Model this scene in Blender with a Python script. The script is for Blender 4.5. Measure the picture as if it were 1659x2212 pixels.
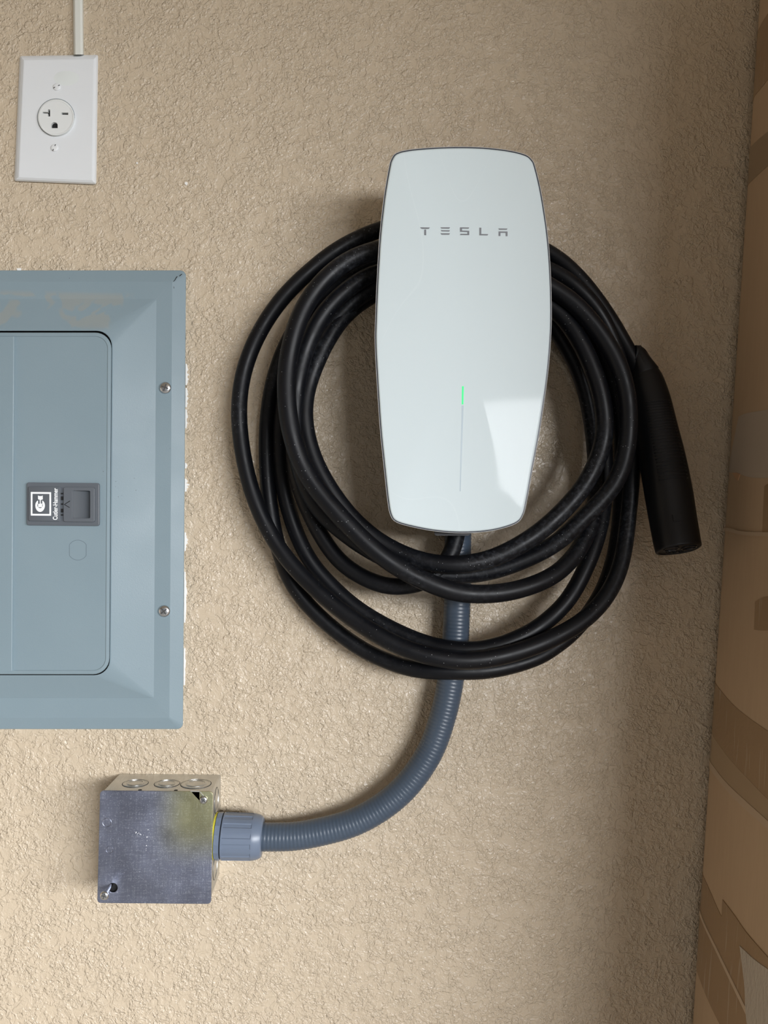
import bpy, bmesh, math, random
from mathutils import Vector, Matrix
random.seed(7)
for o in list(bpy.data.objects): bpy.data.objects.remove(o)
SC = bpy.context.scene
COL = SC.collection
# ------------------------------------------------------------------ camera
W, H, F = 1659.0, 2212.0, 1661.0
CAM = Vector((0, -0.778, 1.40))
yaw, pitch, roll = map(math.radians, (2.8, 1.4, 0.45))
fw = Vector((math.sin(yaw)*math.cos(pitch), math.cos(yaw)*math.cos(pitch), math.sin(pitch)))
rt = fw.cross(Vector((0, 0, 1))).normalized()
up = rt.cross(fw)
RT = rt*math.cos(roll) + up*math.sin(roll)
UP = up*math.cos(roll) - rt*math.sin(roll)
cd = bpy.data.cameras.new('camera'); cam = bpy.data.objects.new('camera', cd); COL.objects.link(cam)
cd.sensor_fit = 'HORIZONTAL'; cd.sensor_width = 36; cd.lens = 36*F/W
cd.clip_start = 0.01; cd.clip_end = 200
m = Matrix((RT, UP, -fw)).transposed().to_4x4(); m.translation = CAM
cam.matrix_world = m
SC.camera = cam
# ------------------------------------------------------------------ light
wd = bpy.data.worlds.new('world'); SC.world = wd; wd.use_nodes = True
nt = wd.node_tree; bg = nt.nodes['Background']
tc = nt.nodes.new('ShaderNodeTexCoord'); sx = nt.nodes.new('ShaderNodeSeparateXYZ')
cr = nt.nodes.new('ShaderNodeValToRGB'); mr = nt.nodes.new('ShaderNodeMapRange')
mr.inputs['From Min'].default_value = -1; mr.inputs['From Max'].default_value = 1
nt.links.new(tc.outputs['Generated'], sx.inputs[0]); nt.links.new(sx.outputs['Z'], mr.inputs['Value'])
nt.links.new(mr.outputs[0], cr.inputs[0]); nt.links.new(cr.outputs[0], bg.inputs[0])
cr.color_ramp.elements[0].color = (0.62, 0.60, 0.57, 1)
cr.color_ramp.elements[1].color = (0.62, 0.76, 0.95, 1)
cr.color_ramp.elements[0].position = 0.46; cr.color_ramp.elements[1].position = 0.6
bg.inputs[1].default_value = 0.38

def area(name, loc, target, sx_, sy_, power, col):
    l = bpy.data.lights.new(name, 'AREA'); l.shape = 'RECTANGLE'; l.size = sx_; l.size_y = sy_
    l.energy = power; l.color = col
    o = bpy.data.objects.new(name, l); COL.objects.link(o); o.location = loc
    o.rotation_euler = (Vector(target)-Vector(loc)).to_track_quat('-Z', 'Y').to_euler()
    return o
# daylight through the open garage door, to the right behind the viewer
area('garage_door_daylight', (4.3, -5.5, 2.3), (0, 0, 1.3), 6.5, 2.0, 1170, (0.95, 0.97, 1.0))
SC.view_settings.view_transform = 'Standard'; SC.view_settings.look = 'None'
SC.view_settings.exposure = 0.0; SC.view_settings.gamma = 1
SC.view_settings.use_curve_mapping = False

# ------------------------------------------------------------------ helpers
def ray(px, py): return (fw*F + RT*(px-W/2) - UP*(py-H/2)).normalized()
def P(px, py, d=0.0):                       # point seen at a pixel, at distance d in front of the wall
    r = ray(px, py); t = (-d-CAM.y)/r.y
    return CAM + r*t
def scale_at(d): return F/(0.778-d)         # pixels per metre
def catmull(pts, n=8, closed=False):
    pts = [Vector(p) for p in pts]; N = len(pts); out = []
    rng = range(N) if closed else range(N-1)
    for i in rng:
        if closed: p0, p1, p2, p3 = pts[i-1], pts[i], pts[(i+1) % N], pts[(i+2) % N]
        else: p0, p1, p2, p3 = pts[max(i-1, 0)], pts[i], pts[i+1], pts[min(i+2, N-1)]
        for k in range(n):
            t = k/n
            # centripetal-ish: uniform catmull is fine for even spacing
            out.append(0.5*((2*p1)+(-p0+p2)*t+(2*p0-5*p1+4*p2-p3)*t*t+(-p0+3*p1-3*p2+p3)*t**3))
    if not closed: out.append(pts[-1])
    return out
def smooth(pts, it, closed=False):
    for _ in range(it):
        q = [p.copy() for p in pts]
        for i in range(1, len(pts)-1): q[i] = pts[i]*0.5 + (pts[i-1]+pts[i+1])*0.25
        pts = q
    return pts
def resample(pts, step):
    out = [pts[0].copy()]; acc = 0
    for a, b in zip(pts, pts[1:]):
        L = (b-a).length
        if L == 0: continue
        t = step-acc
        while t <= L:
            out.append(a+(b-a)*(t/L)); t += step
        acc = (acc+L) % step
    if (out[-1]-pts[-1]).length > step*0.3: out.append(pts[-1].copy())
    return out
def root_of(p):
    while p and p.parent: p = p.parent
    return p
ORG = {}
def link(name, me, mat, parent=None, sm=True):
    if sm:
        for p in me.polygons: p.use_smooth = True
    o = bpy.data.objects.new(name, me); COL.objects.link(o)
    mats = mat if isinstance(mat, (list, tuple)) else [mat]
    me.materials.clear()
    for q in mats: me.materials.append(q)
    if parent:
        me.transform(Matrix.Translation(-ORG[root_of(parent).name])); o.parent = parent
    else:
        c = sum((v.co for v in me.vertices), Vector())/len(me.vertices)
        me.transform(Matrix.Translation(-c)); o.location = c; ORG[o.name] = c
    return o
def from_bm(name, bm, mat, parent=None, sm=True):
    bmesh.ops.recalc_face_normals(bm, faces=bm.faces)
    me = bpy.data.meshes.new(name); bm.to_mesh(me); bm.free()
    return link(name, me, mat, parent, sm)
def thing(name, label, cat, loc):
    o = bpy.data.objects.new(name, None); COL.objects.link(o); o.location = loc
    o.empty_display_size = 0.02; ORG[o.name] = Vector(loc)
    o['label'] = label; o['category'] = cat
    return o
def tag(o, label=None, cat=None, group=None, kind=None):
    if label: o['label'] = label
    if cat: o['category'] = cat
    if group: o['group'] = group
    if kind: o['kind'] = kind
    return o
def autosmooth(o, ang=35):
    me = o.data; bm = bmesh.new(); bm.from_mesh(me)
    for e in bm.edges:
        if len(e.link_faces) == 2 and e.calc_face_angle(0) > math.radians(ang): e.smooth = False
    bm.to_mesh(me); bm.free(); return o
def add_tube(bm, pts, radii, segs=20, cap=True):
    if not isinstance(radii, (list, tuple)): radii = [radii]*len(pts)
    T = [(pts[min(i+1, len(pts)-1)]-pts[max(i-1, 0)]).normalized() for i in range(len(pts))]
    n = T[0].cross(Vector((0, 1, 0)))
    if n.length < 1e-3: n = T[0].cross(Vector((1, 0, 0)))
    n.normalize(); rings = []
    for i, p in enumerate(pts):
        n = (n - T[i]*n.dot(T[i])).normalized(); b = T[i].cross(n)
        rings.append([bm.verts.new(p+(n*math.cos(a)+b*math.sin(a))*radii[i]) for a in [2*math.pi*k/segs for k in range(segs)]])
    for r0, r1 in zip(rings, rings[1:]):
        for k in range(segs): bm.faces.new((r0[k], r0[(k+1) % segs], r1[(k+1) % segs], r1[k]))
    if cap: bm.faces.new(rings[0][::-1]); bm.faces.new(rings[-1])
    return rings
def loft(bm, loops, cap0=True, cap1=True):
    rings = [[bm.verts.new(p) for p in L] for L in loops]; n = len(rings[0])
    for r0, r1 in zip(rings, rings[1:]):
        for k in range(n): bm.faces.new((r0[k], r0[(k+1) % n], r1[(k+1) % n], r1[k]))
    if cap0: bm.faces.new(rings[0][::-1])
    if cap1: bm.faces.new(rings[-1])
    return rings
def frame_of(axis, upv=(0, 0, 1)):
    a = Vector(axis).normalized(); u = Vector(upv)
    if abs(a.dot(u)) > 0.95: u = Vector((0, 1, 0))
    x = u.cross(a).normalized(); y = a.cross(x)
    return x, y, a
def lathe(bm, c, axis, prof, segs=32, cap0=True, cap1=True):   # prof: (radius, height along axis)
    x, y, a = frame_of(axis)
    loops = [[Vector(c)+a*h+(x*math.cos(t)+y*math.sin(t))*r for t in [2*math.pi*k/segs for k in range(segs)]] for r, h in prof]
    return loft(bm, loops, cap0, cap1)
def box(bm, c, size, R=None):
    v = []
    R = R or Matrix.Identity(3)
    for sz in (-1, 1):
        for sxx, syy in ((-1, -1), (1, -1), (1, 1), (-1, 1)):
            v.append(bm.verts.new(Vector(c)+R@Vector((sxx*size[0]/2, syy*size[1]/2, sz*size[2]/2))))
    for f in ((0, 3, 2, 1), (4, 5, 6, 7), (0, 1, 5, 4), (1, 2, 6, 5), (2, 3, 7, 6), (3, 0, 4, 7)):
        bm.faces.new([v[i] for i in f])
def rrect(x0, y0, x1, y1, r, sk=0.0, n=8):              # clockwise pixel outline, sk skews x with y
    out = []
    for cx, cy, a0 in ((x1-r, y0+r, -90), (x1-r, y1-r, 0), (x0+r, y1-r, 90), (x0+r, y0+r, 180)):
        for k in range(n+1):
            a = math.radians(a0+90*k/n); x = cx+r*math.cos(a); y = cy+r*math.sin(a)
            out.append((x-sk*(y-(y0+y1)/2), y))
    return out
def inset(o, w):
    n = len(o); cx = sum(p[0] for p in o)/n; cy = sum(p[1] for p in o)/n; out = []
    for i in range(n):
        a = Vector(o[i-1][:2]); b = Vector(o[(i+1) % n][:2]); t = b-a
        if t.length == 0: out.append(tuple(o[i])); continue
        t.normalize(); nn = Vector((-t.y, t.x))
        if nn.dot(Vector((cx-o[i][0], cy-o[i][1]))) < 0: nn = -nn
        out.append((o[i][0]+nn.x*w, o[i][1]+nn.y*w))
    return out
def px_loft(name, seq, mat, parent=None, sm=True, cap0=True, cap1=True, ang=25):
    bm = bmesh.new(); loft(bm, [[P(p[0], p[1], d) for p in o] for o, d in seq], cap0, cap1)
    o = from_bm(name, bm, mat, parent, sm)
    return autosmooth(o, ang) if sm else o
def curve_mesh(outlines, extrude, bevel=0.0):           # 2D outlines (first outer, the rest holes) -> solid mesh
    cu = bpy.data.curves.new('tmp', 'CURVE'); cu.dimensions = '2D'; cu.fill_mode = 'BOTH'
    cu.extrude = extrude; cu.bevel_depth = bevel; cu.bevel_resolution = 2; cu.offset = -bevel
    for o in outlines:
        s = cu.splines.new('POLY'); s.points.add(len(o)-1)
        for q, p in zip(s.points, o): q.co = (p[0], p[1], 0, 1)
        s.use_cyclic_u = True
    ob = bpy.data.objects.new('tmp', cu); COL.objects.link(ob)
    dg = bpy.context.evaluated_depsgraph_get()
    me = bpy.data.meshes.new_from_object(ob.evaluated_get(dg))
    bpy.data.objects.remove(ob); bpy.data.curves.remove(cu)
    return me
def wall_plate(name, outlines_px, d0, d1, mat, parent, bevel=0.0003, sm=True):
    dm = (d0+d1)/2
    o2 = [[(lambda v: (v.x, v.z))(P(p[0], p[1], d1)) for p in o] for o in outlines_px]
    me = curve_mesh(o2, max((d1-d0)/2-bevel, 1e-5), bevel)
    me.transform(Matrix(((1, 0, 0, 0), (0, 0, -1, -dm), (0, 1, 0, 0), (0, 0, 0, 1))))
    o = link(name, me, mat, parent, sm); return autosmooth(o, 30)
def text_mesh(s, size, extrude=0.00008, bold=0.0, spacing=1.0):
    cu = bpy.data.curves.new('tmp', 'FONT'); cu.body = s; cu.size = size; cu.extrude = extrude
    cu.offset = bold; cu.space_character = spacing
    ob = bpy.data.objects.new('tmp', cu); COL.objects.link(ob)
    dg = bpy.context.evaluated_depsgraph_get()
    me = bpy.data.meshes.new_from_object(ob.evaluated_get(dg))
    bpy.data.objects.remove(ob); bpy.data.curves.remove(cu)
    return me
# ------------------------------------------------------------------ materials
def mat(name, col=(0.5, 0.5, 0.5), rough=0.5, metal=0.0, **kw):
    m_ = bpy.data.materials.new(name); m_.use_nodes = True
    b = m_.node_tree.nodes['Principled BSDF']
    b.inputs['Base Color'].default_value = (*col, 1); b.inputs['Roughness'].default_value = rough
    b.inputs['Metallic'].default_value = metal
    for k, v in kw.items(): b.inputs[k.replace('_', ' ')].default_value = v
    return m_
class N:                                                # small node builder
    def __init__(s, m_): s.t = m_.node_tree; s.b = s.t.nodes['Principled BSDF']; s.tc = s.t.nodes.new('ShaderNodeTexCoord')
    def L(s, a, b): s.t.links.new(a, b)
    def put(s, inp, v):
        if isinstance(v, bpy.types.NodeSocket): s.L(v, inp)
        else: inp.default_value = v
    def noise(s, scale, detail=2, rough=0.5, dist=0.0, vec=None, out=0):
        n = s.t.nodes.new('ShaderNodeTexNoise'); n.inputs['Scale'].default_value = scale
        n.inputs['Detail'].default_value = detail; n.inputs['Roughness'].default_value = rough
        n.inputs['Distortion'].default_value = dist
        s.L(vec or s.tc.outputs['Object'], n.inputs['Vector']); return n.outputs[out]
    def voro(s, scale, vec=None, feature='F1'):
        n = s.t.nodes.new('ShaderNodeTexVoronoi'); n.feature = feature; n.inputs['Scale'].default_value = scale
        s.L(vec or s.tc.outputs['Object'], n.inputs['Vector']); return n.outputs['Distance']
    def math(s, op, a, b=0.0, c=0.0):
        n = s.t.nodes.new('ShaderNodeMath'); n.operation = op
        for i, v in enumerate((a, b, c)): s.put(n.inputs[i], v)
        return n.outputs[0]
    def mr(s, v, a, b, c=0.0, d=1.0, smooth_=True):
        n = s.t.nodes.new('ShaderNodeMapRange'); n.interpolation_type = 'SMOOTHSTEP' if smooth_ else 'LINEAR'
        s.put(n.inputs[0], v)
        for i, q in enumerate((a, b, c, d)): s.put(n.inputs[i+1], q)
        return n.outputs[0]
    def mix(s, f, a, b):
        n = s.t.nodes.new('ShaderNodeMix'); n.data_type = 'RGBA'
        s.put(n.inputs[0], f)
        for i, v in ((6, a), (7, b)): s.put(n.inputs[i], (*v, 1) if isinstance(v, tuple) and len(v) == 3 else v)
        return n.outputs[2]
    def mapping(s, sc, rot=(0, 0, 0), loc=(0, 0, 0)):
        n = s.t.nodes.new('ShaderNodeMapping'); n.inputs['Scale'].default_value = sc
        n.inputs['Rotation'].default_value = rot; n.inputs['Location'].default_value = loc
        s.L(s.tc.outputs['Object'], n.inputs[0]); return n.outputs[0]
    def sep(s):
        n = s.t.nodes.new('ShaderNodeSeparateXYZ'); s.L(s.tc.outputs['Object'], n.inputs[0]); return n.outputs
    def bump(s, h, strength=1.0, dist=0.001):
        n = s.t.nodes.new('ShaderNodeBump'); n.inputs['Strength'].default_value = strength
        n.inputs['Distance'].default_value = dist; s.L(h, n.inputs['Height']); s.L(n.outputs[0], s.b.inputs['Normal'])
    def col(s, c): s.put(s.b.inputs['Base Color'], c)
    def rough(s, c): s.put(s.b.inputs['Roughness'], c)

M = {}
# stucco wall paint: squiggly splatter ridges with smooth flats between
M['wall'] = mat('stucco_paint', (0.5, 0.4, 0.3), 0.33, Specular_IOR_Level=0.6); n = N(M['wall'])
v = n.tc.outputs['Object']
q1 = n.noise(92, 3, 0.55, 0.8); r1 = n.mr(q1, 0.44, 0.545)
q3 = n.noise(150, 1.5, 0.5, 1.2, vec=n.mapping((1, 1, 1), loc=(4, 0, 9))); r3 = n.mr(n.math('ABSOLUTE', n.math('SUBTRACT', q3, 0.5)), 0.0, 0.11, 1, 0)
q2 = n.noise(290, 1.0, 0.5, 0.4); r2 = n.mr(q2, 0.36, 0.64)
msk = n.mr(n.noise(60, 3, 0.65), 0.36, 0.56)
h = n.math('MULTIPLY', r1, 0.75)
h = n.math('ADD', h, n.math('MULTIPLY', n.math('MULTIPLY', r3, n.math('ADD', n.math('MULTIPLY', msk, 0.6), 0.3)), 0.6))
h = n.math('ADD', h, n.math('MULTIPLY', n.math('MULTIPLY', r2, msk), 0.95))
h = n.math('ADD', h, n.math('MULTIPLY', n.noise(30, 2, 0.5), 1.6))
n.bump(h, 1.0, 0.00062)
n.col(n.mix(n.noise(6, 3, 0.6), (0.545, 0.448, 0.328), (0.595, 0.494, 0.366)))
M['plaster'] = mat('bare_plaster', (0.85, 0.84, 0.81), 0.9)
M['concrete'] = mat('concrete', (0.42, 0.40, 0.38), 0.85); n = N(M['concrete'])
n.col(n.mix(n.noise(5, 6, 0.6), (0.32, 0.31, 0.29), (0.48, 0.46, 0.43)))
M['ceiling'] = mat('ceiling_paint', (0.62, 0.58, 0.52), 0.9)
# painted steel of the breaker panel
def panel_paint(name, dirt):
    m_ = mat(name, (0.30, 0.37, 0.41), 0.42, Specular_IOR_Level=0.5); n = N(m_)
    base = n.mix(n.noise(9, 2, 0.5), (0.200, 0.266, 0.302), (0.225, 0.296, 0.334))
    if dirt:
        z = n.sep()['Z']
        band = n.math('MULTIPLY', n.math('MULTIPLY', n.mr(z, 0.164, 0.172), n.mr(z, 0.202, 0.208, 1, 0)), n.mr(n.sep()['X'], 0.115, 0.135, 1, 0))
        st = n.math('MULTIPLY', band, n.mr(n.noise(26, 2, 0.55, 1.0), 0.47, 0.52))
        base = n.mix(n.math('MULTIPLY', st, 0.42), base, (0.30, 0.285, 0.235))
    sp = n.mr(n.voro(130), 0.035, 0.055, 1, 0); gate = n.mr(n.noise(11, 1), 0.62, 0.66)
    base = n.mix(n.math('MULTIPLY', sp, gate), base, (0.05, 0.05, 0.05))
    n.col(base); n.rough(n.mr(n.noise(14, 3), 0.3, 0.7, 0.36, 0.5)); n.bump(n.noise(900, 1), 0.12, 0.0004)
    return m_
M['panel'] = panel_paint('grey_panel_paint', True); M['door'] = panel_paint('grey_door_paint', False)
M['latch'] = mat('latch_plastic', (0.105, 0.118, 0.135), 0.42)
M['latch_in'] = mat('latch_recess_shaded', (0.035, 0.045, 0.057), 0.55)  # recess shade put into a darker copy of the latch plastic
M['mark'] = mat('white_print', (0.85, 0.87, 0.88), 0.6)
M['dark'] = mat('dark_void', (0.006, 0.006, 0.007), 0.8)
M['groove'] = mat('score_line', (0.12, 0.16, 0.19), 0.6)
M['screw'] = mat('zinc_screw', (0.62, 0.63, 0.64), 0.25, 1.0)
# galvanised steel
def galv(name, tint):
    m_ = mat(name, (0.5, 0.52, 0.55), 0.35, 1.0); n = N(m_)
    vv = n.mapping((60, 60, 900)); vh = n.mapping((900, 60, 60))
    s1 = n.math('MULTIPLY', n.mr(n.noise(1, 3, 0.7, vec=vv), 0.40, 0.72), n.mr(n.noise(1, 3, 0.7, vec=vh), 0.40, 0.72))
    fl = n.mr(n.noise(900, 2, 0.7), 0.55, 0.75)
    cloud = n.noise(14, 3, 0.6)
    c = n.mix(cloud, tint[0], tint[1])
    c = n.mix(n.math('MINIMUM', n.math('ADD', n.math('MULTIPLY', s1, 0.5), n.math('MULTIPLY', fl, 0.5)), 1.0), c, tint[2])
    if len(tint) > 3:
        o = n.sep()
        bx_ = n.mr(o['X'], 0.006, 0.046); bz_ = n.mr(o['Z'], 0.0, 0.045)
        c = n.mix(n.math('MULTIPLY', n.math('MULTIPLY', bx_, bz_), 0.55), c, tint[3])  # yellow reflection painted into the metal towards the upper right
    n.col(c); n.rough(n.mr(n.noise(40, 3), 0.3, 0.7, 0.34, 0.48)); n.bump(n.math('ADD', fl, s1), 0.2, 0.0002)
    return m_
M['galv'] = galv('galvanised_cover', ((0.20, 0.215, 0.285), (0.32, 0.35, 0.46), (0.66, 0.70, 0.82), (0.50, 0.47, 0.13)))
M['galv_box'] = galv('galvanised_box', ((0.50, 0.50, 0.48), (0.66, 0.66, 0.63), (0.82, 0.82, 0.80)))
M['groove_metal'] = mat('stamped_line', (0.07, 0.07, 0.07), 0.6, 0.3)
M['fitting'] = mat('fitting_plastic', (0.145, 0.182, 0.25), 0.33)
M['washer'] = mat('yellow_sealing_ring', (0.62, 0.56, 0.05), 0.4)
M['conduit'] = mat('conduit_pvc', (0.075, 0.105, 0.145), 0.36, Specular_IOR_Level=0.5); n = N(M['conduit'])
spk = n.math('MULTIPLY', n.mr(n.voro(300), 0.06, 0.09, 1, 0), n.mr(n.noise(90, 1), 0.52, 0.60))
n.col(n.mix(spk, n.mix(n.noise(30, 3), (0.045, 0.066, 0.098), (0.066, 0.090, 0.125)), (0.5, 0.52, 0.55)))
M['ink'] = mat('black_ink', (0.01, 0.01, 0.012), 0.6)
# rubber cable
M['cable'] = mat('cable_rubber', (0.010, 0.0105, 0.012), 0.42, Specular_IOR_Level=0.27); n = N(M['cable'])
dust = n.math('MULTIPLY', n.mr(n.noise(7, 2, 0.5), 0.50, 0.75), n.mr(n.noise(260, 3, 0.7), 0.40, 0.80))
c = n.mix(n.math('MULTIPLY', dust, 0.34), (0.0035, 0.004, 0.0058), (0.15, 0.165, 0.19))
spk = n.math('MULTIPLY', n.mr(n.voro(300), 0.07, 0.10, 1, 0), n.mr(n.noise(45, 1), 0.50, 0.60))
n.col(n.mix(spk, c, (0.35, 0.37, 0.38))); n.rough(n.mr(n.noise(60, 3), 0.3, 0.7, 0.38, 0.50))
M['handle'] = mat('handle_plastic', (0.004, 0.004, 0.005), 0.42, Specular_IOR_Level=0.3)
M['handle_end'] = mat('handle_end_plastic', (0.014, 0.014, 0.016), 0.25)
M['shell'] = mat('charger_shell', (0.70, 0.71, 0.72), 0.3)
M['back'] = mat('charger_back', (0.05, 0.05, 0.055), 0.5)
M['seam'] = mat('charger_seam', (0.03, 0.035, 0.05), 0.4)
M['glass'] = mat('white_glass', (0.66, 0.745, 0.77), 0.05, IOR=1.45, Specular_IOR_Level=0.10); n = N(M['glass'])
sc1 = n.mr(n.math('ABSOLUTE', n.math('SUBTRACT', n.noise(5.5, 1, 0.4, 0.3, vec=n.mapping((1.4, 1, 0.5))), 0.5)), 0.0, 0.0016, 1, 0)
n.col(n.mix(n.math('MULTIPLY', sc1, 0.10), (0.66, 0.745, 0.77), (0.85, 0.92, 0.93)))
n.rough(0.06)
M['logo'] = mat('grey_logo_print', (0.20, 0.21, 0.23), 0.4)
M['bar'] = mat('light_bar_window', (0.45, 0.54, 0.60), 0.2)
M['led'] = mat('green_led', (0.0, 0.5, 0.12), 0.4, Emission_Color=(0.01, 0.80, 0.17, 1), Emission_Strength=0.9)
M['white'] = mat('white_plastic', (0.74, 0.765, 0.785), 0.3)
M['socket'] = mat('white_socket_plastic', (0.74, 0.76, 0.755), 0.35)
M['race'] = mat('raceway_plastic', (0.70, 0.71, 0.66), 0.35)
M['wscrew'] = mat('white_painted_screw', (0.75, 0.77, 0.78), 0.3)
M['card'] = mat('cardboard', (0.33, 0.23, 0.14), 0.75); n = N(M['card'])
fib = n.noise(1, 3, 0.6, vec=n.mapping((40, 260, 25)))
c = n.mix(n.noise(4, 3, 0.6), (0.44, 0.312, 0.198), (0.53, 0.382, 0.248))
c = n.mix(n.mr(fib, 0.3, 0.7, 0, 0.08), c, (0.27, 0.185, 0.115)); n.col(c); n.bump(n.noise(30, 3), 0.3, 0.001)
M['tape'] = mat('packing_tape', (0.27, 0.17, 0.08), 0.22); n = N(M['tape'])
stk = n.mr(n.noise(1, 2, 0.6, 0.4, vec=n.mapping((60, 240, 14))), 0.60, 0.72)
n.col(n.mix(n.math('MULTIPLY', stk, 0.5), n.mix(n.noise(12, 3), (0.29, 0.185, 0.100), (0.35, 0.235, 0.135)), (0.46, 0.36, 0.26))); n.bump(n.noise(60, 3, 0.6, 0.8), 0.35, 0.001)
M['cleartape'] = mat('clear_film', (0.46, 0.40, 0.33), 0.16); n = N(M['cleartape'])
n.bump(n.noise(1, 3, 0.6, 0.6, vec=n.mapping((60, 300, 90))), 0.6, 0.002)
M['torn'] = mat('torn_paper_patch', (0.42, 0.345, 0.27), 0.85)
M['crease'] = mat('cardboard_crease', (0.47, 0.35, 0.24), 0.7)

# ------------------------------------------------------------------ room
def slab(name, c, s, mt):
    bm = bmesh.new(); box(bm, c, s)
    o = from_bm(name, bm, mt, None, False); o['kind'] = 'structure'; return o
wall = slab('wall_back', (3, 0.06, 1.3), (12.0, 0.12, 2.6), M['wall'])
floor = slab('floor', (3, -1.3, -0.05), (12.0, 2.84, 0.1), M['concrete'])
ceil = slab('ceiling', (3, -1.3, 2.65), (12.0, 2.84, 0.1), M['ceiling'])
slab('wall_left', (-3.06, -1.3, 1.3), (0.12, 2.84, 2.6), M['wall'])
slab('shading_header', (3, -2.66, 2.265), (12.0, 0.12, 0.67), M['wall'])      # unseen garage door header, added and lowered to shade the upper wall

# bare plaster showing as ragged slivers along the panel's edge, and flecks of it on the wall
bm = bmesh.new()
def sliver(pts, d=0.0006):
    f = bm.faces.new([bm.verts.new(P(x, y, d)) for x, y in pts])
    e = bmesh.ops.extrude_face_region(bm, geom=[f])
    for g in e['geom']:
        if isinstance(g, bmesh.types.BMVert): g.co.y += 0.0010
rnd = random.Random(3)
for y0, y1, w in ((786, 832, 6), (838, 880, 5), (884, 925, 3.5), (1000, 1012, 3), (1034, 1062, 8), (1150, 1190, 5), (1235, 1345, 4), (1400, 1480, 2.5)):
    ys = [y0+(y1-y0)*k/14 for k in range(15)]
    ed = lambda y: 400.6-0.0065*(y-1080)
    L = [(ed(y)-1.5, y) for y in ys]; Rr = [(ed(y)+1.2+rnd.random()*w*math.sin(math.pi*(i+0.3)/14.6), y) for i, y in enumerate(ys)]
    for i in range(14): sliver([L[i], Rr[i], Rr[i+1], L[i+1]])
sliver([(36, 579.5), (46, 579.3), (45, 584), (37, 584)])
for cx, cy, r in ((402, 396, 4.0), (296, 352, 2.5), (1287, 1577, 2), (900, 1050, 1.6)):
    sliver([(cx+r*rnd.uniform(.6, 1)*math.cos(a), cy+r*1.2*rnd.uniform(.6, 1)*math.sin(a)) for a in [k*math.pi/4 for k in range(8)]], 0.0010)
pl = from_bm('bare_plaster', bm, M['plaster'], wall, False)
tag(pl, 'white bare plaster slivers along the panel edge')

# ------------------------------------------------------------------ screws
def screw(parent, px, py, d, r_px, mt, style='cross', ang=0.0, h=0.0022, shaft=0.0, nm='screw'):
    c = P(px, py, d); r = r_px/scale_at(d)
    bm = bmesh.new()
    prof = [(r*0.45, -shaft), (r*0.45, 0)] if shaft else []
    prof += [(r, 0), (r, h*0.35), (r*0.93, h*0.62), (r*0.72, h*0.88), (r*0.42, h*0.99), (r*0.12, h)]
    lathe(bm, c, (0, -1, 0), prof, 28)
    s = autosmooth(from_bm(nm, bm, mt, parent), 40)
    bm = bmesh.new(); R = Matrix.Rotation(ang, 3, 'Y')
    w = r*0.22 if style == 'cross' else r*0.2
    L = r*1.25 if style == 'cross' else r*1.85
    dd = 0.0006
    box(bm, c+Vector((0, -h*(1.0 if style == 'cross' else .9)+dd/2-0.0001, 0)), (L, dd, w), R)
    if style == 'cross': box(bm, c+Vector((0, -h+dd/2-0.00012, 0)), (w, dd, L), R)
    from_bm('slot', bm, M['dark'] if style == 'never' else M['groove_metal'], s, False)
    return s

# ------------------------------------------------------------------ wall outlet and raceway
ot = thing('wall_outlet', 'white single wall outlet under a smooth white cover plate, top left on the wall', 'outlet', P(121, 255))
base = [(43, 121), (212, 118.5), (208, 398.5), (31, 391)]
def lerp2(a, b, t): return (a[0]+(b[0]-a[0])*t, a[1]+(b[1]-a[1])*t)
def quad_round(q, r, n=5):
    out = []
    for i in range(4):
        p = Vector(q[i]); a = Vector(q[i-1]); b = Vector(q[(i+1) % 4])
        A = p+(a-p).normalized()*r; B = p+(b-p).normalized()*r
        for k in range(n+1):
            t = k/n; out.append(tuple(A*(1-t)**2+p*2*t*(1-t)+B*t*t))
    return out
def qinset(q, w):
    out = []
    for i in range(4):
        p = Vector(q[i]); a = (Vector(q[i-1])-p).normalized(); b = (Vector(q[(i+1) % 4])-p).normalized()
        out.append(tuple(p+(a+b)*w))
    return out
ol = quad_round(base, 5)
cp = lambda o, w: quad_round(qinset(base, w), max(5-w, 1.0))
px_loft('cover_plate', [(ol, 0.0), (ol, 0.0022), (cp(ol, 3.5), 0.0046), (cp(ol, 8.5), 0.0064), (cp(ol, 10.5), 0.0066)], M['white'], ot, ang=8)
cx, cy, rr = 121, 253.5, 39.5
circ = lambda x, y, r, n=48, ry=None: [(x+r*math.cos(2*math.pi*k/n), y+(ry or r)*math.sin(2*math.pi*k/n)) for k in range(n)]
cr1 = lambda X, Y: (X/6.381, 80+Y/6.381)
px_loft('socket_gap', [(circ(cx, cy, 40.6), 0.005), (circ(cx, cy, 40.6), 0.00672)], M['groove'], ot)
tsl = [cr1(*p) for p in ((588, 1032), (660, 1034), (660, 998), (690, 998), (690, 1095), (660, 1095), (660, 1055), (588, 1052))]
rsl = [cr1(*p) for p in ((848, 1040), (940, 1042), (940, 1072), (848, 1070))]
gsl = [cr1(750+45*math.cos(a), 1215+42*math.sin(a)) for a in [math.pi+k*math.pi/10 for k in range(11)]]+[cr1(795, 1256), cr1(706, 1256)]
fc = wall_plate('socket_face', [circ(cx, cy, 38.4), tsl, rsl, gsl], 0.0066, 0.0092, M['socket'], ot, 0.0)
px_loft('socket_rim', [(circ(cx, cy, 39.6), 0.0067), (circ(cx, cy, 39.6), 0.0088), (circ(cx, cy, 38.6), 0.0094), (circ(cx, cy, 35.5), 0.0094), (circ(cx, cy, 34.5), 0.0088)], M['socket'], ot, cap0=False, cap1=False, ang=50)
px_loft('slot_void', [(circ(cx, cy, 34), 0.0060), (circ(cx, cy, 34), 0.0068)], M['dark'], fc)
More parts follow.
